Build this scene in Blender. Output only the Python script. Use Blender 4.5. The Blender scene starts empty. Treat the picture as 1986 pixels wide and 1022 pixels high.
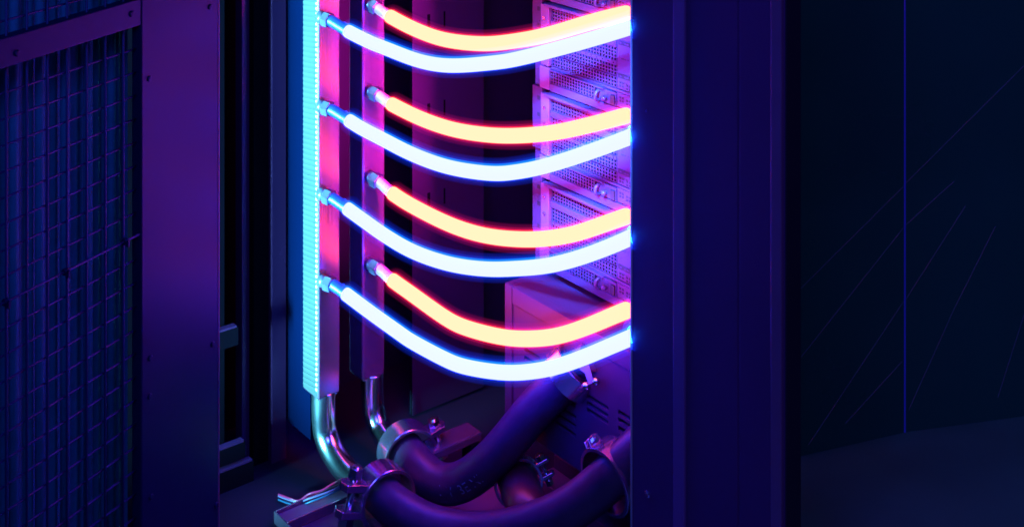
import bpy, math, random
from mathutils import Vector, Matrix, Euler
random.seed(7)
S = bpy.context.scene
COL = S.collection

# ------------------------------------------------------------------ camera
F = 2631.0                      # focal length in pixels of the 1986 px wide photograph
CX, HY = 993.0, -615.0          # principal column, horizon row
SN, CS = 0.7826, 0.6225
CAMZ = 1.7
cam = bpy.data.cameras.new('camera')
cam.sensor_width = 36.0
cam.lens = F / 1986 * 36.0
cam.shift_y = -(511 - HY) / 1986
cam.clip_start = 0.05; cam.clip_end = 60
co = bpy.data.objects.new('camera', cam); COL.objects.link(co)
co.location = (0, 0, CAMZ)
co.rotation_euler = (math.pi / 2, 0, -math.atan2(CS, SN))
S.camera = co
cam.dof.use_dof = True
cam.dof.focus_distance = 2.55
cam.dof.aperture_fstop = 5.6

# ------------------------------------------------------------------ world, colour, sampling
w = bpy.data.worlds.new('World'); S.world = w; w.use_nodes = True
w.node_tree.nodes['Background'].inputs[0].default_value = (0.04, 0.22, 0.8, 1)
w.node_tree.nodes['Background'].inputs[1].default_value = 0.02
S.view_settings.view_transform = 'Standard'
S.view_settings.look = 'None'
S.view_settings.exposure = 0.0
S.view_settings.gamma = 1.0
S.render.engine = 'CYCLES'
S.cycles.max_bounces = 6
S.cycles.sample_clamp_indirect = 3.0
S.cycles.filter_width = 1.6
S.cycles.caustics_reflective = False
S.cycles.caustics_refractive = False

# ------------------------------------------------------------------ lamps (the room's lighting, the cyan strip, and added fill lamps)
def area(name, loc, target, sx, sy, col, power, spread=180):
    l = bpy.data.lights.new(name, 'AREA'); l.shape = 'RECTANGLE'
    l.size = sx; l.size_y = sy; l.color = col; l.energy = power
    l.spread = math.radians(spread)
    o = bpy.data.objects.new(name, l); COL.objects.link(o)
    o.location = loc
    d = Vector(target) - Vector(loc)
    o.rotation_euler = d.to_track_quat('-Z', 'Y').to_euler()
    return o
area('cyan_strip_lamp', (0.45, 2.415, 0.73), (1.40, 2.42, 0.73), 0.15, 1.12, (0.12, 0.70, 0.96), 34.0, 26)
area('magenta_fill', (1.665, 1.50, 1.02), (1.48, 2.39, 0.90), 0.05, 0.7, (1.0, 0.02, 0.66), 11.0, 40)  # unseen fill added behind the post to turn the manifolds pink
area('blue_room_lamp', (0.1, 0.9, 2.2), (0.75, 2.05, 0.5), 0.9, 0.5, (0.01, 0.12, 1.0), 8.0, 120)
area('server_blue_fill', (0.95, 1.62, 1.62), (1.74, 1.965, 0.78), 0.15, 0.15, (0.03, 0.15, 1.0), 13.0, 22)  # unseen fill added to turn the servers' left ends blue
area('violet_room_lamp', (-0.6, -0.6, 2.9), (1.4, 1.6, 0.6), 1.6, 1.6, (0.16, 0.08, 1.0), 26.0, 140)

# ------------------------------------------------------------------ pixel + distance -> place in the room
def P(px, py, D):
    x = (px - CX) / F * D
    return Vector((SN * x + CS * D, -CS * x + SN * D, CAMZ - (py - HY) / F * D))
def on_v(px, py, v):
    return P(px, py, v / (SN - CS * (px - CX) / F))
def on_u(px, py, u):
    return P(px, py, u / (CS + SN * (px - CX) / F))
def on_z(px, py, z):
    return P(px, py, (CAMZ - z) * F / (py - HY))

# ------------------------------------------------------------------ materials
def mat(name, base, rough=0.5, metal=0.0, var=0.25, scale=8.0, bump=0.0, bscale=120.0, spec=0.5, stretch=(1, 1, 1), rvar=0.12):
    m = bpy.data.materials.new(name); m.use_nodes = True
    nt = m.node_tree; N = nt.nodes; L = nt.links
    b = N['Principled BSDF']
    tc = N.new('ShaderNodeTexCoord'); mp = N.new('ShaderNodeMapping'); mp.inputs['Scale'].default_value = stretch
    L.new(tc.outputs['Object'], mp.inputs[0])
    nz = N.new('ShaderNodeTexNoise'); nz.inputs['Scale'].default_value = scale; nz.inputs['Detail'].default_value = 6
    L.new(mp.outputs[0], nz.inputs['Vector'])
    mx = N.new('ShaderNodeMix'); mx.data_type = 'RGBA'
    mx.inputs[6].default_value = tuple(c * (1 - var) for c in base) + (1,)
    mx.inputs[7].default_value = tuple(min(1, c * (1 + var)) for c in base) + (1,)
    L.new(nz.outputs['Fac'], mx.inputs[0]); L.new(mx.outputs[2], b.inputs['Base Color'])
    rr = N.new('ShaderNodeMapRange'); rr.inputs[3].default_value = max(0.03, rough - rvar); rr.inputs[4].default_value = min(1, rough + rvar)
    L.new(nz.outputs['Fac'], rr.inputs[0]); L.new(rr.outputs[0], b.inputs['Roughness'])
    b.inputs['Metallic'].default_value = metal
    b.inputs['Specular IOR Level'].default_value = spec
    if bump:
        n2 = N.new('ShaderNodeTexNoise'); n2.inputs['Scale'].default_value = bscale; n2.inputs['Detail'].default_value = 3
        L.new(mp.outputs[0], n2.inputs['Vector'])
        bp = N.new('ShaderNodeBump'); bp.inputs['Strength'].default_value = bump; bp.inputs['Distance'].default_value = 0.002
        L.new(n2.outputs['Fac'], bp.inputs['Height']); L.new(bp.outputs[0], b.inputs['Normal'])
    return m
def emit(name, col, strength, surf=None):
    m = bpy.data.materials.new(name); m.use_nodes = True
    b = m.node_tree.nodes['Principled BSDF']
    b.inputs['Base Color'].default_value = (surf or col) + (1,)
    b.inputs['Roughness'].default_value = 0.4
    b.inputs['Emission Color'].default_value = col + (1,)
    b.inputs['Emission Strength'].default_value = strength
    return m
def glow_volume(name, col, strength):
    m = bpy.data.materials.new(name); m.use_nodes = True
    nt = m.node_tree
    for n in list(nt.nodes):
        if n.type != 'OUTPUT_MATERIAL': nt.nodes.remove(n)
    e = nt.nodes.new('ShaderNodeEmission'); e.inputs[0].default_value = col + (1,); e.inputs[1].default_value = strength
    nt.links.new(e.outputs[0], nt.nodes['Material Output'].inputs['Volume'])
    return m
M = {}
M['steel']   = mat('brushed_steel', (0.30, 0.17, 0.26), 0.20, 0.75, 0.12, 5, 0.10, 60, stretch=(8, 8, 0.25), rvar=0.05)
M['chrome']  = mat('polished_steel', (0.75, 0.75, 0.78), 0.20, 1.0, 0.08, 20, 0.0, rvar=0.05)
M['clamp']   = mat('clamp_steel', (0.66, 0.46, 0.68), 0.20, 0.95, 0.10, 30, rvar=0.06)
M['glint_bead'] = mat('white_glint_bead', (0.5, 0.5, 0.5), 0.4)
M['dimmingplate'] = mat('dimming_plate_grey', (0.030, 0.030, 0.027), 0.5, 0.0, 0.15, 10, spec=0.2)
M['reflectionrib'] = mat('reflection_rib_grey', (0.035, 0.035, 0.032), 0.5, 0.0, 0.15, 10, spec=0.2)
M['nut'] = mat('nut_steel', (0.10, 0.08, 0.13), 0.3, 0.5, 0.1, 30)
M['rubber']  = mat('black_rubber', (0.046, 0.020, 0.055), 0.36, 0.0, 0.3, 40, 0.25, 700, spec=0.3)
M['redrub']  = mat('dark_red_cap', (0.05, 0.006, 0.016), 0.45, 0.0, 0.3, 30, 0.1, 300)
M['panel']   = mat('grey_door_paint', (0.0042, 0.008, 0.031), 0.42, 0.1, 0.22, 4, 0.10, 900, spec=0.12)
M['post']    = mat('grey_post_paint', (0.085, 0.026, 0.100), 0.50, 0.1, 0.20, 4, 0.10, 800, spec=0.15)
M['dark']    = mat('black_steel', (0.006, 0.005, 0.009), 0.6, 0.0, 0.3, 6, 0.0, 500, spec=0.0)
M['rib']     = mat('rib_paint', (0.17, 0.075, 0.19), 0.5, 0.1, 0.12, 5, 0.1, 800, spec=0.2)
M['gloss']   = mat('satin_black_post', (0.12, 0.03, 0.12), 0.24, 0.5, 0.15, 5)
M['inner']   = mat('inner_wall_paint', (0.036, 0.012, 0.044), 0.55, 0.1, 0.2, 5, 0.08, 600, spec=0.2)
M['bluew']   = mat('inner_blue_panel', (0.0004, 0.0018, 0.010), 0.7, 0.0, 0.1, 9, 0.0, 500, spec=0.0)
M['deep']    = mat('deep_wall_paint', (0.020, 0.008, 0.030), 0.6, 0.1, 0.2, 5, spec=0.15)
M['server']  = mat('server_zinc', (0.105, 0.060, 0.14), 0.42, 0.40, 0.12, 14, 0.05, 300, spec=0.3)
M['hole']    = mat('hole_black', (0.010, 0.008, 0.014), 0.7)
M['ear']     = mat('server_ear', (0.19, 0.08, 0.16), 0.45, 0.3, 0.12, 14)
M['plastic'] = mat('black_plastic', (0.02, 0.02, 0.025), 0.35)
M['latch']   = mat('pale_plastic', (0.07, 0.05, 0.11), 0.35)
M['unit']    = mat('coolant_unit_paint', (0.070, 0.028, 0.075), 0.45, 0.2, 0.12, 7, 0.12, 600, spec=0.2)
M['wire']    = mat('mesh_wire', (0.013, 0.020, 0.070), 0.45, 0.1, 0.1, 20, spec=0.2)
M['coil']    = mat('coil_fins', (0.015, 0.15, 0.18), 0.6, 0.0, 0.25, 3, 0.5, 60, stretch=(0.3, 0.3, 12), spec=0.2)
M['floor']   = mat('floor_vinyl', (0.06, 0.34, 0.17), 0.55, 0.0, 0.35, 5, 0.1, 200)
M['wall']    = mat('dark_wall', (0.02, 0.03, 0.04), 0.7, 0.0, 0.3, 2)
M['glass']   = mat('smoked_glass', (0.010, 0.19, 0.085), 0.30, 0.0, 0.3, 2.2, 0.0)
M['streak'] = mat('streak_white', (0.20, 0.27, 0.30), 0.6)
M['print']   = mat('white_print', (0.16, 0.20, 0.30), 0.6)
M['cabred']  = mat('cable_red', (0.45, 0.02, 0.10), 0.35)
M['cabgrey'] = mat('cable_grey', (0.20, 0.12, 0.26), 0.35)
M['cabblue'] = mat('cable_blue', (0.02, 0.09, 0.18), 0.35)
def light(name, rgb):
    m = bpy.data.materials.new(name); m.use_nodes = True
    nt = m.node_tree; nt.nodes.remove(nt.nodes['Principled BSDF'])
    e = nt.nodes.new('ShaderNodeEmission'); k = max(rgb); e.inputs[0].default_value = tuple(c/k for c in rgb) + (1,); e.inputs[1].default_value = k
    nt.links.new(e.outputs[0], nt.nodes['Material Output'].inputs[0]); return m
M['hot']  = light('red_light', (13.5, 0.92, 0.54))
M['cold'] = light('blue_light', (0.86, 0.92, 39.0))
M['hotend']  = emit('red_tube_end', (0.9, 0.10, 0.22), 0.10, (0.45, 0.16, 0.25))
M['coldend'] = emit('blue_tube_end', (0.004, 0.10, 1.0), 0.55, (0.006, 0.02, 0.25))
M['hotsl']  = glow_volume('red_sleeve_glow', (1.0, 0.025, 0.02), 75.0)
M['hotout'] = glow_volume('red_outer_glow', (1.0, 0.01, 0.08), 9.0)
M['hotfar'] = glow_volume('red_faint_glow', (1.0, 0.01, 0.28), 2.2)
M['coldfar'] = glow_volume('blue_faint_glow', (0.003, 0.04, 1.0), 4.2)
M['coldout'] = glow_volume('blue_outer_glow', (0.003, 0.06, 1.0), 8.0)
M['coldsl'] = glow_volume('blue_sleeve_glow', (0.01, 0.26, 1.0), 42.0)
M['jointglow'] = emit('blue_joint_glow', (0.02, 0.03, 0.6), 0.10)  # edge-lit glass joint, its light put in as faint emission

# ------------------------------------------------------------------ mesh builder
class MB:
    def __init__(s): s.v = []; s.f = []; s.m = []
    def quad(s, pts, mi=0):
        n = len(s.v); s.v += [Vector(p) for p in pts]; s.f.append(list(range(n, n + len(pts)))); s.m.append(mi)
    def box(s, a, b, mi=0):
        x0, x1 = sorted((a[0], b[0])); y0, y1 = sorted((a[1], b[1])); z0, z1 = sorted((a[2], b[2]))
        n = len(s.v)
        s.v += [Vector(p) for p in ((x0,y0,z0),(x1,y0,z0),(x1,y1,z0),(x0,y1,z0),(x0,y0,z1),(x1,y0,z1),(x1,y1,z1),(x0,y1,z1))]
        for q in ((3,2,1,0),(4,5,6,7),(0,1,5,4),(1,2,6,5),(2,3,7,6),(3,0,4,7)):
            s.f.append([n + i for i in q]); s.m.append(mi)
        return s
    def prism(s, poly, vec, mi=0):
        n = len(s.v); k = len(poly); vec = Vector(vec)
        s.v += [Vector(p) for p in poly] + [Vector(p) + vec for p in poly]
        s.f.append(list(range(n + k - 1, n - 1, -1))); s.m.append(mi)
        s.f.append(list(range(n + k, n + 2 * k))); s.m.append(mi)
        for i in range(k):
            j = (i + 1) % k
            s.f.append([n + i, n + j, n + k + j, n + k + i]); s.m.append(mi)
        return s
    def tube(s, pts, rad, seg=16, cap=True, mi=0, phase=0.0):
        pts = [Vector(p) for p in pts]; k = len(pts)
        rads = rad if isinstance(rad, (list, tuple)) else [rad] * k
        T = []
        for i in range(k):
            d = pts[min(i + 1, k - 1)] - pts[max(i - 1, 0)]
            T.append(d.normalized() if d.length > 1e-9 else (T[-1] if T else Vector((0, 0, 1))))
        up = Vector((0, 0, 1)) if abs(T[0].z) < 0.9 else Vector((1, 0, 0))
        nrm = (up - T[0] * up.dot(T[0])).normalized()
        n = len(s.v)
        for i in range(k):
            nrm = (nrm - T[i] * nrm.dot(T[i])).normalized(); bn = T[i].cross(nrm)
            for j in range(seg):
                a = 2 * math.pi * j / seg + phase
                s.v.append(pts[i] + (nrm * math.cos(a) + bn * math.sin(a)) * rads[i])
        for i in range(k - 1):
            for j in range(seg):
                j2 = (j + 1) % seg
                s.f.append([n + i*seg + j, n + i*seg + j2, n + (i+1)*seg + j2, n + (i+1)*seg + j]); s.m.append(mi)
        if cap:
            s.f.append([n + j for j in range(seg)][::-1]); s.m.append(mi)
            s.f.append([n + (k-1)*seg + j for j in range(seg)]); s.m.append(mi)
        return s
    def ring(s, c, ax, r0, r1, wd, seg=40):      # a band: inner r0, outer r1, width wd along ax
        ax = Vector(ax).normalized(); up = Vector((0, 0, 1)) if abs(ax.z) < 0.9 else Vector((1, 0, 0))
        a = (up - ax * up.dot(ax)).normalized(); b = ax.cross(a); c = Vector(c); n = len(s.v)
        prof = [(r0, -wd/2), (r1 - .0008, -wd/2), (r1, -wd/2 + .0008), (r1, wd/2 - .0008), (r1 - .0008, wd/2), (r0, wd/2)]
        for j in range(seg):
            t = 2 * math.pi * j / seg
            e = a * math.cos(t) + b * math.sin(t)
            for (r, h) in prof: s.v.append(c + e * r + ax * h)
        q = len(prof)
        for j in range(seg):
            for i in range(q):
                i2 = (i + 1) % q; j2 = (j + 1) % seg
                s.f.append([n + j*q + i, n + j*q + i2, n + j2*q + i2, n + j2*q + i]); s.m.append(0)
        return s
    def obj(s, name, mats, parent=None, smooth=False, bevel=0.0, link=True):
        off = Vector(parent['_o']) if parent is not None and '_o' in parent else Vector((0, 0, 0))
        me = bpy.data.meshes.new(name)
        me.from_pydata([tuple(p - off) for p in s.v], [], s.f)
        if not isinstance(mats, (list, tuple)): mats = [mats]
        for m in mats: me.materials.append(M[m])
        me.polygons.foreach_set('material_index', s.m)
        if smooth: me.polygons.foreach_set('use_smooth', [len(p.vertices) == 4 for p in me.polygons])
        me.validate(); me.update()
        o = bpy.data.objects.new(name, me); COL.objects.link(o)
        if parent is not None: o.parent = parent; o['_o'] = tuple(off)
        if bevel:
            bm = o.modifiers.new('bevel', 'BEVEL'); bm.width = bevel; bm.segments = 2; bm.limit_method = 'ANGLE'; bm.angle_limit = math.radians(40)
        return o
def tag(o, label=None, cat=None, group=None, kind=None):
    for k, x in (('label', label), ('category', cat), ('group', group), ('kind', kind)):
        if x: o[k] = x
    return o
def thing(name, loc, label, cat, group=None):
    o = bpy.data.objects.new(name, None); COL.objects.link(o); o.location = loc; o.empty_display_size = 0.05
    o['_o'] = tuple(loc)
    return tag(o, label, cat, group)
def spline(pts, n=12):                           # Catmull-Rom through the points
    pts = [Vector(p) for p in pts]
    q = [pts[0] * 2 - pts[1]] + pts + [pts[-1] * 2 - pts[-2]]
    out = []
    for i in range(1, len(q) - 2):
        p0, p1, p2, p3 = q[i-1], q[i], q[i+1], q[i+2]
        for k in range(n):
            t = k / n
            out.append(0.5 * ((2*p1) + (p2 - p0)*t + (2*p0 - 5*p1 + 4*p2 - p3)*t*t + (3*p1 - p0 - 3*p2 + p3)*t**3))
    out.append(pts[-1]); return out
def smooth_path(p, it=6):
    p = list(p)
    for _ in range(it):
        p = [p[0]] + [(p[i-1] + p[i]*2 + p[i+1]) / 4 for i in range(1, len(p) - 1)] + [p[-1]]
    return p
def screw(c, ax, parent, r=0.006, m='clamp'):
    ax = Vector(ax); b = MB()
    b.tube([c, c + ax*0.0015, c + ax*0.0028, c + ax*0.003], [r, r, r*0.75, r*0.35], 14)
    b.tube([c + ax*0.003, c + ax*0.0032], r*0.33, 6)
    return b.obj('screw', m, parent)

# ------------------------------------------------------------------ the room
b = MB(); b.quad([(-6,-6,0),(7,-6,0),(7,7,0),(-6,7,0)]); tag(b.obj('floor', 'floor'), kind='structure')
b = MB(); b.box((5.2, -6, 0), (5.3, 7, 3.2)); tag(b.obj('wall', 'wall'), 'dark far wall of the room behind the rack', 'wall', kind='structure')

# smoked glass partition right of the rack: two tall panes, a joint between them whose lit edge is painted as emission
base = [on_z(1480, 901, 0), on_z(1755, 838, 0), on_z(2140, 786, 0)]
part = thing('glass_partition', base[1], 'tall smoked glass partition of two panes right of the rack post', 'partition')
pl = []
for i in (0, 1):
    a, c = base[i], base[i+1]; d = (c - a).normalized(); nrm = Vector((d.y, -d.x, 0))
    if nrm.dot(Vector((0,0,0)) - a) < 0: nrm = -nrm
    pl.append((a, nrm))
    g0 = a + d*0.003; g1 = c - d*0.003
    bb = MB(); bb.prism([g0, g1, g1 - nrm*0.012, g0 - nrm*0.012], (0, 0, 1.75)); bb.obj('glass_pane', 'glass', part)
bb = MB(); bb.tube([base[1] + Vector((0,0,0)), base[1] + Vector((0,0,1.75))], 0.0021, 8); bb.obj('joint_glow_strip', 'jointglow', part)
def on_plane(px, py, q):
    r = P(px, py, 1) - Vector((0,0,CAMZ)); a, n = q
    return Vector((0,0,CAMZ)) + r * ((a - Vector((0,0,CAMZ))).dot(n) / r.dot(n))
bb = MB()
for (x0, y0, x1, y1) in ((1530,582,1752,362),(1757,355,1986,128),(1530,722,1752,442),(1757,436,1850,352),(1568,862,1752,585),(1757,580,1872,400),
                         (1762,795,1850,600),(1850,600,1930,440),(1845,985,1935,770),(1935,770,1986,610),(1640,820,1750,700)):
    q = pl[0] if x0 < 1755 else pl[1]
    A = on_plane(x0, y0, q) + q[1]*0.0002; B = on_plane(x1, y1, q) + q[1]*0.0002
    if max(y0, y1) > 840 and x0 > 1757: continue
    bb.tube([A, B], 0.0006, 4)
tag(bb.obj('streak', 'streak', part), kind='stuff')  # thin pale diagonal lines laid on the panes

# ------------------------------------------------------------------ right post of the rack
u0 = 1.594
vL = on_u(1225, 0, u0).y; vR = on_u(1521, 0, u0).y
zt = 1.55
post = thing('rack_post', (u0, (vL+vR)/2, 0.0), 'wide dark steel front post of the rack right of the glowing tubes', 'rack post')
bb = MB(); bb.box((u0, vL, 0.02), (u0+0.035, vR, zt)); bb.obj('post_body', 'post', post, bevel=0.003)
bb = MB(); bb.box((u0+0.002, vR-0.003, 0.02), (u0+0.035, vR-0.0002, zt)); bb.obj('black_end_strip', 'hole', post)  # black strip added over the post's end face
def vstrip(name, p0, p1, du, m='post', z0=0.021):
    a = on_u(p0, 0, u0).y; c = on_u(p1, 0, u0).y
    bb = MB(); bb.box((u0 - du, a, z0), (u0 + 0.001, c, zt - 0.001)); return bb.obj(name, m, post, bevel=0.0015)
bb = MB(); bb.tube([(u0+0.0012, vL+0.0014, 0.021), (u0+0.0012, vL+0.0014, zt-.002)], 0.0022, 10); bb.obj('edge_glint', 'glint_bead', post, smooth=True)  # pale rod added to imitate the glint along the post edge
vstrip('raised_rib', 1309, 1331, 0.005, 'rib')
vstrip('flat_cover', 1334, 1432, 0.0022)
vstrip('flat_cover', 1436, 1496, 0.0022)
vstrip('edge_strip', 1499, 1520, 0.006, 'ear')
screw(on_u(1256, 957, u0), (-1,0,0), post, 0.006)
screw(on_u(1256, 215, u0), (-1,0,0), post, 0.002)

# ------------------------------------------------------------------ mesh door at left
# it stands open, turned 23.7 degrees from the rack; local x runs along it to its right edge, y points behind it
DA = math.radians(23.73)
dorig = P(424, 500, 2.45); dorig.z = 0
dx_, dy_ = Vector((math.cos(DA), math.sin(DA), 0)), Vector((-math.sin(DA), math.cos(DA), 0))
def on_door(px, py, y=0.0):
    r = P(px, py, 1) - Vector((0, 0, CAMZ)); o = dorig + dy_ * y
    k = (o - Vector((0, 0, CAMZ))).dot(dy_) / r.dot(dy_)
    q = Vector((0, 0, CAMZ)) + r * k - dorig
    return Vector((q.dot(dx_), q.dot(dy_), q.z))
def turned(name, label, cat):
    t = thing(name, dorig, label, cat); t.rotation_euler = (0, 0, DA); t['_o'] = (0, 0, 0); return t
door = turned('mesh_door', 'tall purple steel door with wire mesh window at far left', 'door')
ue = 0.0; us = on_door(274, 500).x; ul = on_door(-260, 500).x
dt = 1.5
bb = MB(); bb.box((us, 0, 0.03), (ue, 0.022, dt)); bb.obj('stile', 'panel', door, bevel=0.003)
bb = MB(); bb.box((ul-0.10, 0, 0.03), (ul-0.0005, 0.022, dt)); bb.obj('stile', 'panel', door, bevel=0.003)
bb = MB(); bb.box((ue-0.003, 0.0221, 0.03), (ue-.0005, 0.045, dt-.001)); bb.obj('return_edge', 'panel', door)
bb = MB(); bb.box((ue+.0002, -0.0004, 0.031), (ue+.0016, 0.016, dt-.002)); bb.obj('door_edge_glint', 'ear', door)  # pale strip added to imitate the glint on the door's edge
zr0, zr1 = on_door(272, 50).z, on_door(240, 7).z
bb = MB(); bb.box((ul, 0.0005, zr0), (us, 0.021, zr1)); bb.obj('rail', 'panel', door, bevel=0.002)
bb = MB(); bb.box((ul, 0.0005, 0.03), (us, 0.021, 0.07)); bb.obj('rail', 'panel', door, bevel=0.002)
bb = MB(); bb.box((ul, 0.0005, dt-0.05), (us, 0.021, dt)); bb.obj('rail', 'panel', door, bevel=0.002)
for px in [12, 52, 92, 130, 168, 204, 239, -30, -72, -115, -160, -205, -250]:
    x = on_door(px, 500, 0.009).x
    bb = MB(); bb.tube([(x, 0.009, 0.05), (x, 0.009, dt-0.02)], 0.0021, 8); bb.obj('wire', 'wire', door, smooth=True)
z = on_door(272, 92, 0.012).z; dz = 0.0393
for z in [z - dz*i for i in range(0, 26)] + [zr1 + 0.022 + dz*i for i in range(0, 9)]:
    if 0.06 < z < dt - 0.03:
        bb = MB(); bb.tube([(ul+0.01, 0.0125, z), (us+0.01, 0.0125, z)], 0.0018, 8); bb.obj('wire', 'wire', door, smooth=True)
zb = on_door(130, 528).z
bb = MB(); bb.tube([(ul, 0.004, zb), (us, 0.004, zb)], 0.0020, 8); bb.obj('cross_bar', 'wire', door, smooth=True)
for px in (14, 130, 246):
    x = on_door(px, 500).x
    bb = MB(); bb.ring((x, 0.004, zb), (1,0,0), 0.002, 0.0055, 0.007, 14); bb.box((x-.0015, -.005, zb-.008), (x+.002, .002, zb+.003)); bb.obj('clip', 'panel', door)
for (px, py) in ((289,153),(407,14),(412,667),(291,694),(290,768),(293,963),(33,104),(255,28),(419,978)):
    screw(on_door(px, py) + Vector((0, 0.0005 if px < 270 else 0, 0)), (0,-1,0), door, 0.0052, 'panel')

# finned coil standing behind the mesh
yb = 0.075
coil = turned('cooling_coil', 'blue finned cooling coil standing behind the wire mesh', 'cooling coil')
bb = MB()
ua, uz = on_door(-260, 0, yb).x, on_door(246, 0, yb).x
n = 160; prev = None
for i in range(n+1):
    x = ua + (uz-ua)*i/n
    y = yb + 0.0022*math.sin(x*2*math.pi/0.024)
    if prev: bb.quad([(prev[0], prev[1], 0.03), (x, y, 0.03), (x, y, 1.5), (prev[0], prev[1], 1.5)])
    prev = (x, y)
bb.box((ua, yb+0.02, 0.03), (uz, yb+0.03, 1.5))
bb.obj('fin_panel', 'coil', coil, smooth=True)
for px in (-190, -140, -90, -50, -10, 34, 84, 133, 178, 222):
    x = on_door(px, 0, yb-0.02).x
    bb = MB(); bb.tube([(x, yb-0.012, 0.03), (x, yb-0.012, 1.5)], 0.0075, 14); bb.obj('coil_tube', 'coil', coil, smooth=True)

# ------------------------------------------------------------------ dark frame between door and manifolds
fr = thing('side_frame', (1.3, 2.56, 0.0), 'black recessed cabinet frame between mesh door and manifolds', 'cabinet frame')
def vbox(name, p0, p1, v, dv, m, z0=0.0, z1=1.5, parent=fr, bevel=0.002):
    a = on_v(p0, 0, v).x; c = on_v(p1, 0, v).x
    bb = MB(); bb.box((a, v, z0), (c, v+dv, z1)); return bb.obj(name, m, parent, bevel=bevel)
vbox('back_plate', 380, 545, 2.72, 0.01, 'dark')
bb = MB(); bb.box((0.66, 2.528, 0.0), (1.262, 2.54, 1.5)); bb.obj('shade_plate', 'dark', fr)  # plate added to block the cyan lamp from the uprights
vbox('narrow_upright', 469, 491, 2.58, 0.03, 'post')
vbox('glossy_upright', 527, 556, 2.545, 0.05, 'gloss')
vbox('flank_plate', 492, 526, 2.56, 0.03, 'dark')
for (p0, p1, y0, y1, v) in ((426,462,641,680,2.514), (426,476,870,905,2.514), (426,492,914,1040,2.514)):
    a = on_v(p0, y0, v); c = on_v(p1, y0, v); zt2 = a.z; zb2 = on_v(p0, y1, v).z
    bb = MB(); bb.box((a.x-0.05, v, zb2), (c.x, v+0.013, zt2-.004)); bb.obj('ledge', 'dark', fr)
    bb = MB(); bb.box((a.x-0.05, v-.001, zt2-.0038), (c.x-.004, v+0.013, zt2)); bb.obj('lit_ledge_edge', 'post', fr)  # paler strip painting the lit top edge of the ledge
bp = thing('inner_panel', (1.42, 2.5, 0.1), 'flat blue-lit inner panel strip left of the cyan manifold', 'panel')
bb = MB(); bb.box((1.418, 2.452, on_u(570, 826, 1.418).z), (1.428, 2.556, 1.5)); bb.obj('sheet', 'bluew', bp, bevel=0.001)

# rack inner walls
iw = thing('rack_liner', (1.8, 2.5, 0.0), 'dark purple liner wall at the back of the open rack', 'rack liner')
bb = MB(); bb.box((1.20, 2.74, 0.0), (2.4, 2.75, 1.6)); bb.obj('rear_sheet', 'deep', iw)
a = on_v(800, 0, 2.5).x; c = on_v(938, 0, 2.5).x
ys = [a, a+.04, a+.048, a+.085, a+.09, c]; zs_ = [0.07]
for zc in (0.52, 0.72, 0.92, 1.12): zs_ += [zc, zc+0.035]
zs_ += [1.5]
bb = MB()
for i in range(len(ys)-1):
    for j in range(len(zs_)-1):
        if i in (1, 3) and j % 2 == 1: continue
        bb.quad([(ys[i],2.5,zs_[j]), (ys[i+1],2.5,zs_[j]), (ys[i+1],2.5,zs_[j+1]), (ys[i],2.5,zs_[j+1])])
bb.obj('slotted_sheet', 'inner', iw)
bb = MB(); bb.box((a+.001, 2.506, 0.07), (c-.001, 2.512, 1.5)); bb.obj('backing_sheet', 'dark', iw)
bb = MB(); bb.box((a-.001, 2.4985, 0.07), (a+.008, 2.4995, 1.5)); bb.obj('folded_edge', 'inner', iw, bevel=.001)
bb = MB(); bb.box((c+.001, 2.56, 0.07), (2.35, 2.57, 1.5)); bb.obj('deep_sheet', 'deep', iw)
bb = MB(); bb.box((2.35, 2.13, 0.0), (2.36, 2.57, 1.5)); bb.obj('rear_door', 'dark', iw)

# ------------------------------------------------------------------ manifolds
def manifold(px, D, wu, wv, ybot, label):
    c = P(px, ybot, D)
    t = thing('manifold', (c.x + wu/2, c.y + wv/2, c.z), label, 'manifold', 'upright square coolant manifolds')
    bb = MB(); bb.box((c.x, c.y, c.z), (c.x+wu, c.y+wv, 1.55)); bb.obj('body', 'steel', t, bevel=0.0035)
    bb = MB(); bb.box((c.x+.004, c.y+.004, c.z-.004), (c.x+wu-.004, c.y+wv-.004, c.z+.001)); bb.obj('end_cap', 'chrome', t, bevel=0.0015)
    return c, t
cA, tA = manifold(617, 2.739, 0.0515, 0.062, 776, 'square steel manifold with a bright cyan side and blue tubes')
cB, tB = manifold(703, 2.816, 0.055, 0.053, 739, 'square pink steel manifold behind, with the red tubes')
vA, vB = cA.y, cB.y
# ribs and a row of bright beads imitating reflections on the cyan side of the front manifold
bb = MB(); x = cA.x; bb.box((x-.0006, cA.y+.0036, cA.z+.0036), (x+.001, cA.y+.0585, 1.54)); bb.obj('dimming_plate', 'dimmingplate', tA)  # dark plate added to hold down brightness under the cyan lamp
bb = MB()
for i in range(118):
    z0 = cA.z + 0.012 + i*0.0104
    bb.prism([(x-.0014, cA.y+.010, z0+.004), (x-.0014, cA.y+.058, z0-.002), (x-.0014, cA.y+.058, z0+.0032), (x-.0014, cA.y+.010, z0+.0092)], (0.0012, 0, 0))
tag(bb.obj('reflection_rib', 'reflectionrib', tA), kind='stuff')
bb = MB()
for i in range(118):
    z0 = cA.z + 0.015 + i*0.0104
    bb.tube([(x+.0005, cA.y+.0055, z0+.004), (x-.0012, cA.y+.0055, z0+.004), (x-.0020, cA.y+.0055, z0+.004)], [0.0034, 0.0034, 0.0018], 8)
tag(bb.obj('glint_bead', 'glint_bead', tA), kind='stuff')

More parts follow.
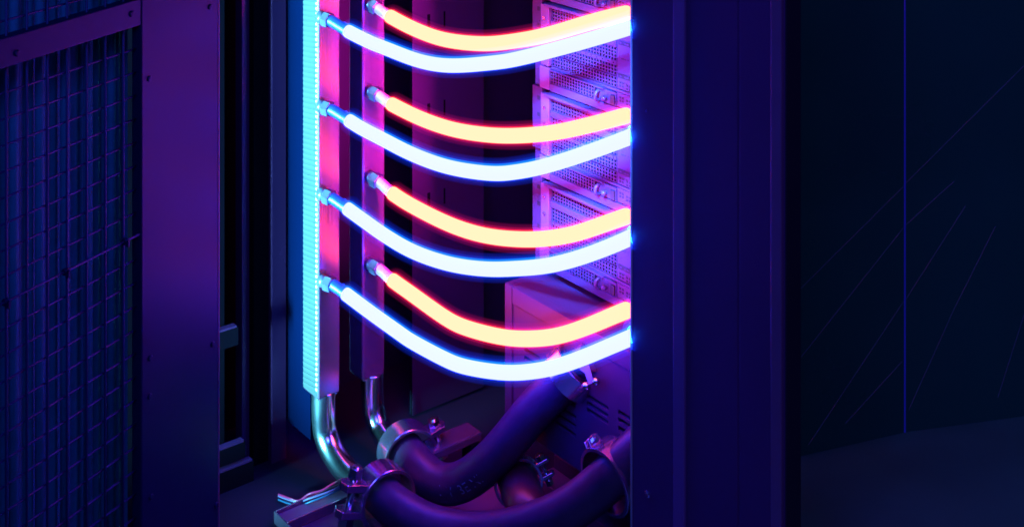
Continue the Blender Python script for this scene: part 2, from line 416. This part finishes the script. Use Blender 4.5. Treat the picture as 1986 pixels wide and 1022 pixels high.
# ------------------------------------------------------------------ glowing tubes
def f_D(p): return CS*p.x + SN*p.y            # distance along the view axis
def light_tube(hot, face, start, core, end, label):
    """face: pixel where it leaves the manifold; start: end of the nut; core: lit centre line in pixels"""
    v = vB if hot else vA
    f = on_v(face[0], face[1], v)
    D0 = f_D(f); D1 = (2.345 if hot else 2.318)
    x0, x1 = face[0], 1226.0
    def at(p):
        t = (p[0] - x0) / (x1 - x0); return P(p[0], p[1], D0 + (D1 - D0) * t)
    t = thing('coolant_tube', f, label, 'tube', 'red glowing coolant tubes' if hot else 'blue glowing coolant tubes')
    s = at(start); c0 = at(core[0])
    d = (s - f).normalized()
    h, cl, sl = ('hot', 'hotend', 'hotsl') if hot else ('cold', 'coldend', 'coldsl')
    # fitting
    bb = MB(); bb.tube([f - d*0.004, f + d*0.012], 0.0125, 20); fit = bb.obj('fitting', 'nut', t, smooth=True)
    L = (s - f).length
    bb = MB(); bb.tube([f + d*0.010, f + d*0.012, f + d*max(0.02, L*0.86), f + d*max(0.022, L*0.9)], [0.0142, 0.0160, 0.0160, 0.0142], 6, phase=0.3); bb.obj('hex_nut', 'nut', fit)
    # tube end before the core, its piped light put in as faint emission
    rest = spline([f + d*0.012, s] + [at(p) for p in core], 10)
    k0 = 20
    e = rest[5:k0+4]
    bb = MB(); bb.tube(e, 0.0112, 22); bb.obj('tube_end', cl, t, smooth=True)
    cp = smooth_path(rest[k0:], 14)
    R = 0.0129 if not hot else 0.0138
    # rounded tips
    d0 = (cp[0]-cp[1]).normalized(); d1 = (cp[-1]-cp[-2]).normalized()
    tip0 = [cp[0] + d0*R*x for x in (0.98, 0.86, 0.6, 0.3)]; r0 = [R*0.2, R*0.52, R*0.8, R*0.95]
    if hot:
        tip1 = [cp[-1] + d1*R*x for x in (0.3, 0.6, 0.86, 0.98)]; r1 = [R*0.95, R*0.8, R*0.52, R*0.2]
    else:
        tip1 = [cp[-1] + d1*R*x for x in (0.05, 0.10)]; r1 = [R*0.97, R*0.9]
    bb = MB(); bb.tube(tip0 + cp + tip1, r0 + [R]*len(cp) + r1, 24); bb.obj('light_core', h, t, smooth=True)
    # the sleeve of soft glowing silicone around the core
    RS = R*(1.14 if hot else 1.20)
    up = Vector((0, 0, 0.0022))
    sp = [p + (up if not hot else up*0.3) for p in cp]
    a0 = sp[0] + d0*0.016; 
    tip = ([sp[-1] + d1*0.012] if hot else [sp[-1] + d1*0.003])
    bb = MB(); bb.tube([a0, sp[0] + d0*0.010] + sp + tip, [RS*0.45, RS*0.8] + [RS]*len(sp) + [RS*(0.6 if hot else 1)], 24); bb.obj('sleeve', sl, t, smooth=True)
    for nm, k, mm in (('outer_halo', 1.28, 'out'), ('faint_halo', 1.68, 'far')):  # wider glow volumes imitating a bloom halo around the tube
        rs = RS*k
        bb = MB(); bb.tube([a0, sp[0] + d0*0.010] + sp + tip, [rs*0.45, rs*0.8] + [rs]*len(sp) + [rs*(0.6 if hot else 1)], 24); bb.obj(nm, ('hot' if hot else 'cold') + mm, t, smooth=True)
names = ['topmost', 'second from top', 'third from top', 'lowest']
blue = [((621,34),(643,42),[(676,62),(720,84),(744,93),(803,116),(847,126),(891,128),(950,123),(994,117),(1060,101),(1147,77)],(1227,52)),
        ((621,206),(644,214),[(678,235),(704,251),(745,272),(800,300),(870,325),(950,337),(1000,334),(1060,322),(1147,294)],(1227,264)),
        ((623,376),(646,386),[(675,406),(704,427),(745,456),(800,488),(870,512),(940,522),(1000,521),(1059,516),(1117,502),(1176,481)],(1227,459)),
        ((624,544),(648,554),[(672,571),(716,604),(775,646),(800,663),(860,695),(901,711),(970,722),(1024,721),(1079,711),(1134,692),(1189,669)],(1227,653))]
red = [((716,8),(735,18),[(757,33),(803,57),(861,78),(935,86),(994,81),(1060,69),(1147,43)],(1214,27)),
       ((716,176),(737,187),[(760,203),(817,231),(876,251),(935,261),(994,264),(1073,258),(1147,242)],(1214,225)),
       ((716,342),(738,355),[(762,376),(800,400),(870,435),(935,456),(1000,464),(1059,463),(1117,453),(1176,433)],(1214,420)),
       ((716,510),(738,523),[(762,544),(800,571),(860,614),(901,635),(970,653),(1024,657),(1079,652),(1134,635),(1189,612)],(1214,602))]
for i, (f, s, c, e) in enumerate(blue):
    light_tube(False, f, s, c + [e], e, names[i] + ' of the glowing blue-white tubes curving from the front manifold')
for i, (f, s, c, e) in enumerate(red):
    light_tube(True, f, s, c + [e], e, names[i] + ' of the glowing yellow-red tubes curving from the rear manifold')

# ------------------------------------------------------------------ servers
US = 1.7346; VS = 2.070; K = 1.24
def grille(bb, s0, s1, h0, h1, x, nx, ny, hw=0.0044, depth=0.003, mi=0, mh=1):
    """plate with nx by ny square holes, each with walls and a dark floor; s runs to the right (-y), h runs down (-z)"""
    def q(s, h, xx): return (xx, -s*K, -h)
    px_ = (s1-s0)/nx; py_ = (h1-h0)/ny
    X = [s0]; Y = [h0]
    for i in range(nx): c = s0 + px_*(i+.5); X += [c-hw/2, c+hw/2]
    for j in range(ny): c = h0 + py_*(j+.5); Y += [c-hw/2, c+hw/2]
    X.append(s1); Y.append(h1)
    for i in range(len(X)-1):
        for j in range(len(Y)-1):
            A, B, C, D_ = (X[i],Y[j]), (X[i],Y[j+1]), (X[i+1],Y[j+1]), (X[i+1],Y[j])
            if i % 2 and j % 2:
                bb.quad([q(*p, x+depth) for p in (A,B,C,D_)], mh)
                for (m_, n_) in ((A,B),(B,C),(C,D_),(D_,A)):
                    bb.quad([q(*m_, x), q(*n_, x), q(*n_, x+depth), q(*m_, x+depth)], mh)
            else:
                bb.quad([q(*p, x) for p in (A,B,C,D_)], mi)
def sbox(bb, s0, s1, h0, h1, x0, x1, mi=0): bb.box((x0, -s0*K, -h0), (x1, -s1*K, -h1), mi)
ztop = on_u(1060, 178, US).z; PITCH = 0.1778
SG = 'servers stacked in the rack'
def build_server(label):
    t = thing('server', (US, VS, ztop), label, 'server', SG); t['_o'] = (0,0,0)
    def part(name, m, f, parent=t, bevel=0.0, smooth=False):
        bb = MB(); f(bb); o = bb.obj(name, m, parent, bevel=bevel, smooth=smooth); return o
    part('chassis', 'server', lambda b_: sbox(b_, 0.002, 0.26, 0.001, 0.1755, 0.006, 0.27))
    part('lip', 'server', lambda b_: sbox(b_, 0.004, 0.26, -0.0005, 0.0058, -0.012, 0.006), bevel=0.001)
    for (h0, h1, ny) in ((0.0062, 0.0325, 4), (0.047, 0.073, 4), (0.080, 0.0995, 3), (0.1025, 0.122, 3)):
        part('grille', ['server', 'hole'], lambda b_, h0=h0, h1=h1, ny=ny: grille(b_, 0.014, 0.165, h0, h1, 0.0, 23, ny))
    part('blank_bar', 'server', lambda b_: sbox(b_, 0.012, 0.166, 0.0332, 0.0462, -0.003, 0.006), bevel=0.001)
    part('blank_bar', ['server', 'hole'], lambda b_: grille(b_, 0.014, 0.165, 0.0732, 0.0798, -0.0012, 12, 1, 0.002, 0.003))
    part('groove', 'hole', lambda b_: sbox(b_, 0.010, 0.2, 0.1222, 0.1240, 0.001, 0.006))
    part('blank_bar', 'server', lambda b_: sbox(b_, 0.012, 0.26, 0.1243, 0.1292, -0.001, 0.006), bevel=0.0006)
    part('bottom_bar', 'server', lambda b_: sbox(b_, 0.010, 0.26, 0.1585, 0.1740, -0.002, 0.006), bevel=0.001)
    part('groove', 'hole', lambda b_: sbox(b_, 0.010, 0.26, 0.1565, 0.1583, 0.001, 0.006))
    psu = part('power_module', ['server', 'hole'], lambda b_: grille(b_, 0.014, 0.118, 0.1318, 0.1560, -0.004, 16, 4))
    def psf(b_):
        sbox(b_, 0.0125, 0.1395, 0.1294, 0.1317, -0.0075, 0.006)
        sbox(b_, 0.1185, 0.122, 0.132, 0.1562, -0.0072, 0.006, 1)
        sbox(b_, 0.122, 0.1665, 0.1318, 0.1562, -0.003, 0.006)
    part('module_frame', ['server', 'plastic'], psf, psu)
    part('power_module_vents', ['server', 'hole'], lambda b_: grille(b_, 0.1225, 0.150, 0.132, 0.1395, -0.0034, 5, 1, 0.003), psu)
    def hd(b_):
        b_.tube(spline([(-0.003,-0.1285*K,-0.137), (-0.010,-0.128*K,-0.140), (-0.013,-0.128*K,-0.147), (-0.010,-0.128*K,-0.153), (-0.003,-0.1285*K,-0.1555)], 6), 0.0032, 10)
    part('handle', 'latch', hd, psu, smooth=True)
    def kb(b_):
        R = 0.0058; N = 8
        b_.tube([(-0.009 - R*math.cos(math.pi*k/N), -0.1435*K, -0.1475) for k in range(N+1)], [max(0.0004, R*math.sin(math.pi*k/N)) for k in range(N+1)], 14)
        b_.tube([(-0.004, -0.1435*K, -0.1475), (0.0, -0.1435*K, -0.1475)], 0.004, 12)
    part('latch_knob', 'latch', kb, psu, smooth=True)
    part('power_socket', 'plastic', lambda b_: sbox(b_, 0.1545, 0.164, 0.137, 0.1555, -0.006, 0.004), psu, bevel=0.001)
    # right-hand column of ports
    part('port_plate', 'server', lambda b_: sbox(b_, 0.167, 0.26, 0.0064, 0.1215, -0.0015, 0.006), bevel=0.0005)
    part('port_plate', 'server', lambda b_: sbox(b_, 0.167, 0.26, 0.1296, 0.1560, -0.0015, 0.006), bevel=0.0005)
    for h in (0.031, 0.093):
        def pt(b_, h=h):
            sbox(b_, 0.170, 0.215, h, h+0.0085, -0.0024, -0.001)
        o = part('port', 'plastic', pt)
        part('contact', 'server', lambda b_, h=h: [sbox(b_, s, s+0.004, h+0.003, h+0.0055, -0.0029, -0.002) for s in (0.174, 0.184, 0.189, 0.199)], o)
    def marks(b_):
        for (h, ss) in ((0.064, ((.176,.181),(.183,.186),(.190,.192))), (0.108, ((.176,.183),(.187,.189))), (0.018, ((.178,.184),))):
            for (a, c) in ss: sbox(b_, a, c, h, h+0.0016, -0.0019, -0.001)
    tag(part('print_mark', 'plastic', marks), kind='stuff')
    def hol(b_):
        for (s0, h0) in ((.172, .112), (.187, .114), (.172, .136), (.187, .138)):
            for i in range(2):
                for j in range(2):
                    sbox(b_, s0+i*.0058, s0+i*.0058+.0036, h0+j*.0062 - (0.004 if h0 < .12 else 0), h0+j*.0062+.0036 - (0.004 if h0 < .12 else 0), -0.0018, -0.001)
    tag(part('vent_hole', 'hole', hol), kind='stuff')
    part('mounting_ear', 'ear', lambda b_: (sbox(b_, -0.008, 0.0115, 0.003, 0.124, -0.007, 0.006)), bevel=0.001)
    for h in (0.03, 0.062, 0.1):
        bb = MB(); bb.tube([(-0.007,0.0-0.002,-h), (-0.0095,-0.002,-h)], 0.0035, 12); bb.obj('screw', 'clamp', t)
    part('corner_block', 'ear', lambda b_: sbox(b_, -0.014, 0.010, 0.128, 0.172, -0.004, 0.006), bevel=0.001)
    return t
first = build_server('server second from the top, behind the top pair of tubes')
def copy_tree(o, parent=None):
    c = o.copy(); COL.objects.link(c); c.parent = parent
    for ch in list(o.children): copy_tree(ch, c)
    return c
labs = {2: 'uppermost server, only its bottom edge showing at the top of the photo',
        1: 'server behind the topmost pair of tubes and above the second red tube',
        -1: 'lowest server, just above the purple sloping coolant unit'}
first['label'] = 'server between the second red tube and the third red tube'
for k in labs:
    c = copy_tree(first); c.location = (US, VS, ztop + PITCH*k); c['label'] = labs[k]

# rack rail the servers are screwed to
rr = thing('rack_rail', (US, VS + 0.02, 0.5), 'dim purple vertical rack rail along the left ends of the servers', 'rack rail')
ra = on_u(1051, 300, US + 0.004).y; rb = on_u(1038, 300, US + 0.004).y
bb = MB(); bb.box((US+0.004, VS+0.0105, 0.52), (US+0.03, rb, 1.5)); bb.obj('upright', 'unit', rr, bevel=0.001)
for k in (2, 1, 0, -1):
    zz = ztop + PITCH*k
    bb = MB(); bb.box((US-0.004, VS+0.0108, zz-0.118), (US+0.004, rb-0.001, zz+0.006)); bb.obj('bracket', 'unit', rr, bevel=0.001)
    bb = MB()
    for h in (0.012, 0.045, 0.09): bb.box((US-0.0045, VS+0.016, zz-h-0.008), (US-0.0035, VS+0.024, zz-h))
    bb.obj('square_hole', 'hole', rr)

# ------------------------------------------------------------------ coolant unit under the servers
UU = 1.66
zu1 = on_u(982, 547, UU).z; zu0 = on_u(1036, 848, UU).z
v1 = on_u(982, 600, UU).y; v0 = 1.72
cu = thing('coolant_unit', (UU, (v0+v1)/2, zu0), 'dark purple coolant unit with rows of louvre slots under the servers', 'coolant unit')
def plate(bb, x, va, vz, za, zz, holes, depth=0.006):
    Y = sorted({va, vz} | {h[0] for h in holes} | {h[1] for h in holes}); Z = sorted({za, zz} | {h[2] for h in holes} | {h[3] for h in holes})
    for i in range(len(Y)-1):
        for j in range(len(Z)-1):
            cy, cz = (Y[i]+Y[i+1])/2, (Z[j]+Z[j+1])/2
            if any(h[0] < cy < h[1] and h[2] < cz < h[3] for h in holes): continue
            bb.quad([(x, Y[i], Z[j]), (x, Y[i], Z[j+1]), (x, Y[i+1], Z[j+1]), (x, Y[i+1], Z[j])])
    for (a, b_, c, d) in holes:
        for (p, q) in (((a,c),(a,d)), ((a,d),(b_,d)), ((b_,d),(b_,c)), ((b_,c),(a,c))):
            bb.quad([(x, *p), (x, *q), (x+depth, *q), (x+depth, *p)])
holes = []
def slots(p0, p1, ylist):
    for y in ylist:
        a = on_u(p0, y, UU); c = on_u(p1, y, UU)
        holes.append((c.y, a.y, a.z-0.0045, a.z+0.0035))
slots(1017, 1047, (676, 692, 708)); slots(1076, 1116, (730, 745, 761)); slots(1138, 1180, (766, 780, 793)); slots(1199, 1250, (797, 812, 828))
slots(1074, 1117, (782, 799, 816))
bb = MB(); plate(bb, UU, v0, v1-0.022, zu0, zu1-0.035, holes); bb.obj('louvre_plate', 'unit', cu)
bb = MB(); bb.box((UU+0.008, v0, zu0), (UU+0.012, v1-0.002, zu1-0.004)); bb.obj('inner_tray', 'hole', cu)
bb = MB(); bb.box((UU-0.004, v1-0.0215, zu0-0.002), (UU+0.02, v1, zu1)); bb.obj('side_flange', 'unit', cu, bevel=0.001)
bb = MB(); bb.box((UU-0.003, v0, zu1-0.0345), (UU+0.02, v1-0.022, zu1)); bb.obj('top_flange', 'unit', cu, bevel=0.0015)
bb = MB(); bb.box((UU+0.0205, v0, zu1-0.006), (2.0, v1, zu1-0.001)); bb.obj('top_sheet', 'unit', cu)
bb = MB(); bb.box((UU+0.0005, v0, zu0-0.004), (1.95, v1-0.022, zu0-0.0005)); bb.obj('underside', 'unit', cu)

# ------------------------------------------------------------------ pipes, clamps, hoses
def pipe(pts, r, name, label, m, cat, group=None):
    pts = [P(*p) for p in pts]
    t = thing(name, pts[0], label, cat, group)
    p = smooth_path(spline(pts, 12), 12)
    bb = MB(); bb.tube(p, r, 32); bb.obj('bent_pipe' if name == 'pipe' else 'hose_wall', m, t, smooth=True)
    return t, p
def clamp(c, ax, r, label, bolt_dir, wd=0.03, ls=1.0):
    ax = Vector(ax).normalized(); c = Vector(c)
    t = thing('pipe_clamp', c, label, 'pipe clamp', 'steel pipe clamps')
    bb = MB(); bb.ring(c, ax, r*0.90, r, wd, 64); bb.obj('band', 'clamp', t, smooth=False)
    for pgn in t.children[0].data.polygons: pgn.use_smooth = True
    md = t.children[0].modifiers.new('edge', 'EDGE_SPLIT'); md.split_angle = math.radians(35)
    bd = Vector(bolt_dir); bd = (bd - ax*bd.dot(ax)).normalized(); sd = ax.cross(bd)
    p = c + bd*(r + 0.008*ls)
    for s_ in (-1, 1):
        q = p + sd*0.014*s_*ls
        hx = wd*0.42*min(1, ls+.2)
        bb = MB(); bb.prism([q - bd*.014*ls - ax*hx + sd*.004*s_*ls, q + bd*.012*ls - ax*hx*.8 + sd*.004*s_*ls, q + bd*.016*ls + sd*.004*s_*ls, q + bd*.012*ls + ax*hx*.8 + sd*.004*s_*ls, q - bd*.014*ls + ax*hx + sd*.004*s_*ls], sd*-0.008*s_*ls)
        bb.obj('lug', 'clamp', t, bevel=0.0015)
    bb = MB(); bb.tube([p - sd*0.034*ls, p + sd*0.030*ls], 0.0042*ls, 12); b_ = bb.obj('bolt', 'chrome', t, smooth=True)
    bb = MB(); bb.tube([p + sd*0.019*ls, p + sd*0.028*ls], 0.0095*ls, 6); bb.obj('nut', 'chrome', b_)
    bb = MB(); bb.tube([p - sd*0.032*ls, p - sd*0.022*ls], 0.0085*ls, 6); bb.obj('nut', 'chrome', b_)
    return t
pA, pathA = pipe([(628,755,2.775),(628,800,2.775),(631,838,2.775),(646,876,2.755),(672,912,2.715),(705,938,2.665),(740,956,2.615)], 0.0245, 'pipe',
     'polished steel pipe bending down from the cyan-sided manifold', 'chrome', 'pipe', 'bent steel pipes')
pB, pathB = pipe([(722,720,2.85),(722,765,2.85),(726,800,2.845),(740,836,2.825),(762,862,2.78),(786,880,2.73)], 0.0235, 'pipe',
     'polished steel pipe bending down from the rear pink manifold', 'chrome', 'pipe', 'bent steel pipes')
hA, hpA = pipe([(736,954,2.62),(768,984,2.57),(830,1019,2.53),(900,1034,2.50),(970,1033,2.46),(1050,1012,2.42),(1112,982,2.40),(1165,941,2.39),(1200,908,2.38),(1262,848,2.38)], 0.0370, 'hose',
     'thick black rubber hose sweeping along the bottom of the photo to the right post', 'rubber', 'hose', 'thick rubber hoses')
hB, hpB = pipe([(787,874,2.73),(808,902,2.68),(845,934,2.65),(890,936,2.63),(940,904,2.60),(985,857,2.58),(1040,790,2.56),(1090,742,2.54),(1124,706,2.53)], 0.0365, 'hose',
     'thick black rubber hose rising from the middle clamp to the louvred coolant unit', 'rubber', 'hose', 'thick rubber hoses')
def at(path, px):
    best = min(range(1, len(path)-1), key=lambda i: abs((path[i].x*SN - path[i].y*CS)/f_D(path[i])*F + CX - px)); return path[best], (path[best+1]-path[best-1]).normalized()
up = Vector((0,0,1)); left = Vector((-SN, CS, 0))
c, d = at(hpA, 742); clamp(c, d, 0.058, 'big steel clamp where the front steel pipe meets the bottom hose', left*1.0 + up*0.2, 0.050, 1.7)
c, d = at(hpB, 790); clamp(c, d, 0.057, 'big steel clamp where the rear steel pipe meets the rising hose', -left + up*0.25, 0.048, 1.35)
c, d = at(hpA, 1180); clamp(c + Vector((0.012,0,0)), (1, 0.02, 0.16), 0.060, 'steel clamp on the bottom hose beside the right post', left + up*0.5, 0.046, 0.55)
c, d = at(hpB, 1112); clamp(c, d, 0.054, 'steel clamp with a bolt where the rising hose enters the coolant unit', -left*0.5 - up, 0.040, 1.15)
kl = [o for o in COL.objects if o.get('label', '').startswith('steel clamp with a bolt')][0]
bb = MB(); p0, p1 = P(1118, 700, 2.46), P(1146, 742, 2.455); sd = (p1-p0).cross(left).normalized()*0.004
bb.prism([P(1114,698,2.46), P(1136,692,2.46), P(1146,720,2.457), P(1152,742,2.455), P(1142,746,2.455), P(1134,724,2.457), P(1124,716,2.458)], sd); bb.obj('latch', 'glint_bead', kl, bevel=0.001)
for px, py in ((1137,748),(1156,739)):
    q = P(px, py, 2.453); bb = MB(); R_ = 0.0075
    bb.tube([q + Vector((0,0,-R_*math.cos(math.pi*k/8))) for k in range(9)], [max(0.0004, R_*math.sin(math.pi*k/8)) for k in range(9)], 14); bb.obj('latch_knob', 'chrome', kl, smooth=True)
# outlet on the coolant unit that the rising hose plugs into
bb = MB(); e0 = hpB[-1]; e1 = on_u(1146, 690, UU); bb.tube([e0 - (e1-e0).normalized()*0.02, e1 + Vector((0.01,0,0))], 0.030, 28); bb.obj('outlet', 'unit', cu, smooth=True)
# capped stub between the hoses
sp = thing('capped_stub', P(1000,935,2.60), 'short dark red capped pipe between the two hoses', 'pipe')
a = P(1000,920,2.62); c = P(1012,956,2.55); d = (c-a).normalized()
bb = MB(); bb.tube([a, c, c + d*0.05, c + d*0.11], [0.038, 0.038, 0.038, 0.036], 32); bb.obj('cap', 'redrub', sp, smooth=True)
bb = MB(); bb.tube([a - d*0.06, a], 0.030, 24); bb.obj('stub_pipe', 'dark', sp, smooth=True)
clamp(a + d*0.028, d, 0.047, 'dull steel clamp round the dark red capped pipe', -left + up*0.4, 0.020)

# ------------------------------------------------------------------ printing on the rising hose
fc = bpy.data.curves.new('print', 'FONT'); fc.body = 'I  V  3E NI'; fc.size = 0.026; fc.resolution_u = 3
fo = bpy.data.objects.new('print_src', fc); COL.objects.link(fo)
dg = bpy.context.evaluated_depsgraph_get(); tm = bpy.data.meshes.new_from_object(fo.evaluated_get(dg))
bpy.data.objects.remove(fo)
L = [0.0]
for i in range(1, len(hpB)): L.append(L[-1] + (hpB[i]-hpB[i-1]).length)
i0 = min(range(len(hpB)), key=lambda i: abs((hpB[i].x*SN - hpB[i].y*CS)/f_D(hpB[i])*F + CX - 868)); l0 = L[i0]
bb = MB()
for pgn in tm.polygons:
    pts = []
    for vi in pgn.vertices:
        v = tm.vertices[vi].co; l = l0 + v.x
        i = max(0, min(len(L)-2, next((k for k in range(len(L)-1) if L[k+1] >= l), len(L)-2)))
        t_ = (l-L[i])/(L[i+1]-L[i]); p = hpB[i].lerp(hpB[i+1], t_); tg = (hpB[i+1]-hpB[i]).normalized()
        view = (Vector((0,0,CAMZ)) - p).normalized(); view = (view - tg*view.dot(tg)).normalized(); side = view.cross(tg)
        if side.z < 0: side = -side
        ang = -0.28 + (v.y - 0.009)/0.035
        pts.append(p + (view*math.cos(ang) + side*math.sin(ang))*0.0368)
    bb.quad(pts)
bb.obj('print', 'print', hB)

# ------------------------------------------------------------------ rack floor, bars, tray, cables
rf = thing('rack_floor', (1.7, 2.2, 0.05), 'dim pink steel base pan under the hoses', 'base pan')
bb = MB(); bb.box((1.15, 1.76, 0.052), (2.0, 2.73, 0.06)); bb.obj('pan', 'deep', rf)
q = on_z(940, 1000, 0.066)
bb = MB(); bb.box((q.x-0.16, q.y-0.10, 0.0605), (q.x+0.16, q.y+0.16, 0.066)); bb.obj('floor_plate', 'ear', rf, bevel=0.001)
a = on_z(1036, 922, 0.11); 
bb = MB(); bb.box((a.x, 1.70, 0.0605), (a.x+0.05, a.y, 0.11)); bb.obj('cross_rail', 'ear', rf, bevel=0.002)
bb = MB(); bb.box((a.x+0.052, 1.70, 0.0605), (a.x+0.075, a.y, 0.135)); bb.obj('cross_rail', 'unit', rf, bevel=0.002)
a = on_z(828, 884, 0.165); c = on_z(937, 838, 0.165)
fb = thing('flat_bar', a, 'flat steel bar with a bright pink edge behind the rising hose', 'steel bar')
bb = MB(); bb.box((a.x, a.y, 0.148), (c.x, a.y+0.052, 0.165)); bb.obj('bar', 'steel', fb, bevel=0.003)
bb = MB(); bb.box((a.x-0.03, a.y+0.004, 0.13), (a.x-0.001, a.y+0.05, 0.158)); bb.obj('end_block', 'dark', fb, bevel=0.002)
bb = MB(); bb.box((c.x-0.03, a.y-0.002, 0.0605), (c.x-0.008, a.y+0.03, 0.1475)); bb.obj('leg', 'dark', fb)
a = on_z(559, 1012, 0.085)
tr = thing('cable_tray', a, 'low purple steel tray with a bright lit edge at lower left', 'tray')
bb = MB(); bb.box((a.x, a.y, 0.0605), (a.x+0.36, a.y+0.004, 0.085)); bb.obj('front_lip', 'steel', tr, bevel=0.0012)
bb = MB(); bb.box((a.x, a.y+0.0045, 0.074), (a.x+0.36, a.y+0.045, 0.078)); bb.obj('tray_bed', 'ear', tr, bevel=0.001)
bb = MB(); bb.box((a.x, a.y+0.0455, 0.0605), (a.x+0.36, a.y+0.0495, 0.085)); bb.obj('rear_lip', 'steel', tr, bevel=0.0012)
bb = MB(); bb.box((a.x-0.004, a.y-0.14, 0.0605), (a.x-0.0005, a.y+0.05, 0.084)); bb.obj('end_plate', 'steel', tr, bevel=0.001)
bb = MB(); bb.box((a.x, a.y-0.14, 0.0605), (a.x+0.17, a.y-0.001, 0.066)); bb.obj('front_sheet', 'unit', tr)
for (m, col, y0, y1) in (('cabred','pinkish red', 966, 938), ('cabgrey','pale violet', 969, 950), ('cabblue','thin blue', 976, 955)):
    pts = [P(540,y0-8,2.72), P(562,y0,2.70), P(580,y0+4,2.69), P(600,y0-3-(6 if m=='cabred' else 0),2.68), P(625,(y0+y1)/2-2,2.68), P(645,y1,2.69), P(668,y1-12,2.72)]
    o = MB().tube(spline(pts, 8), 0.0020, 8).obj('cable', m, None, smooth=True)
    tag(o, col + ' thin cable above the lower left tray', 'cable', 'thin cables at the lower left')
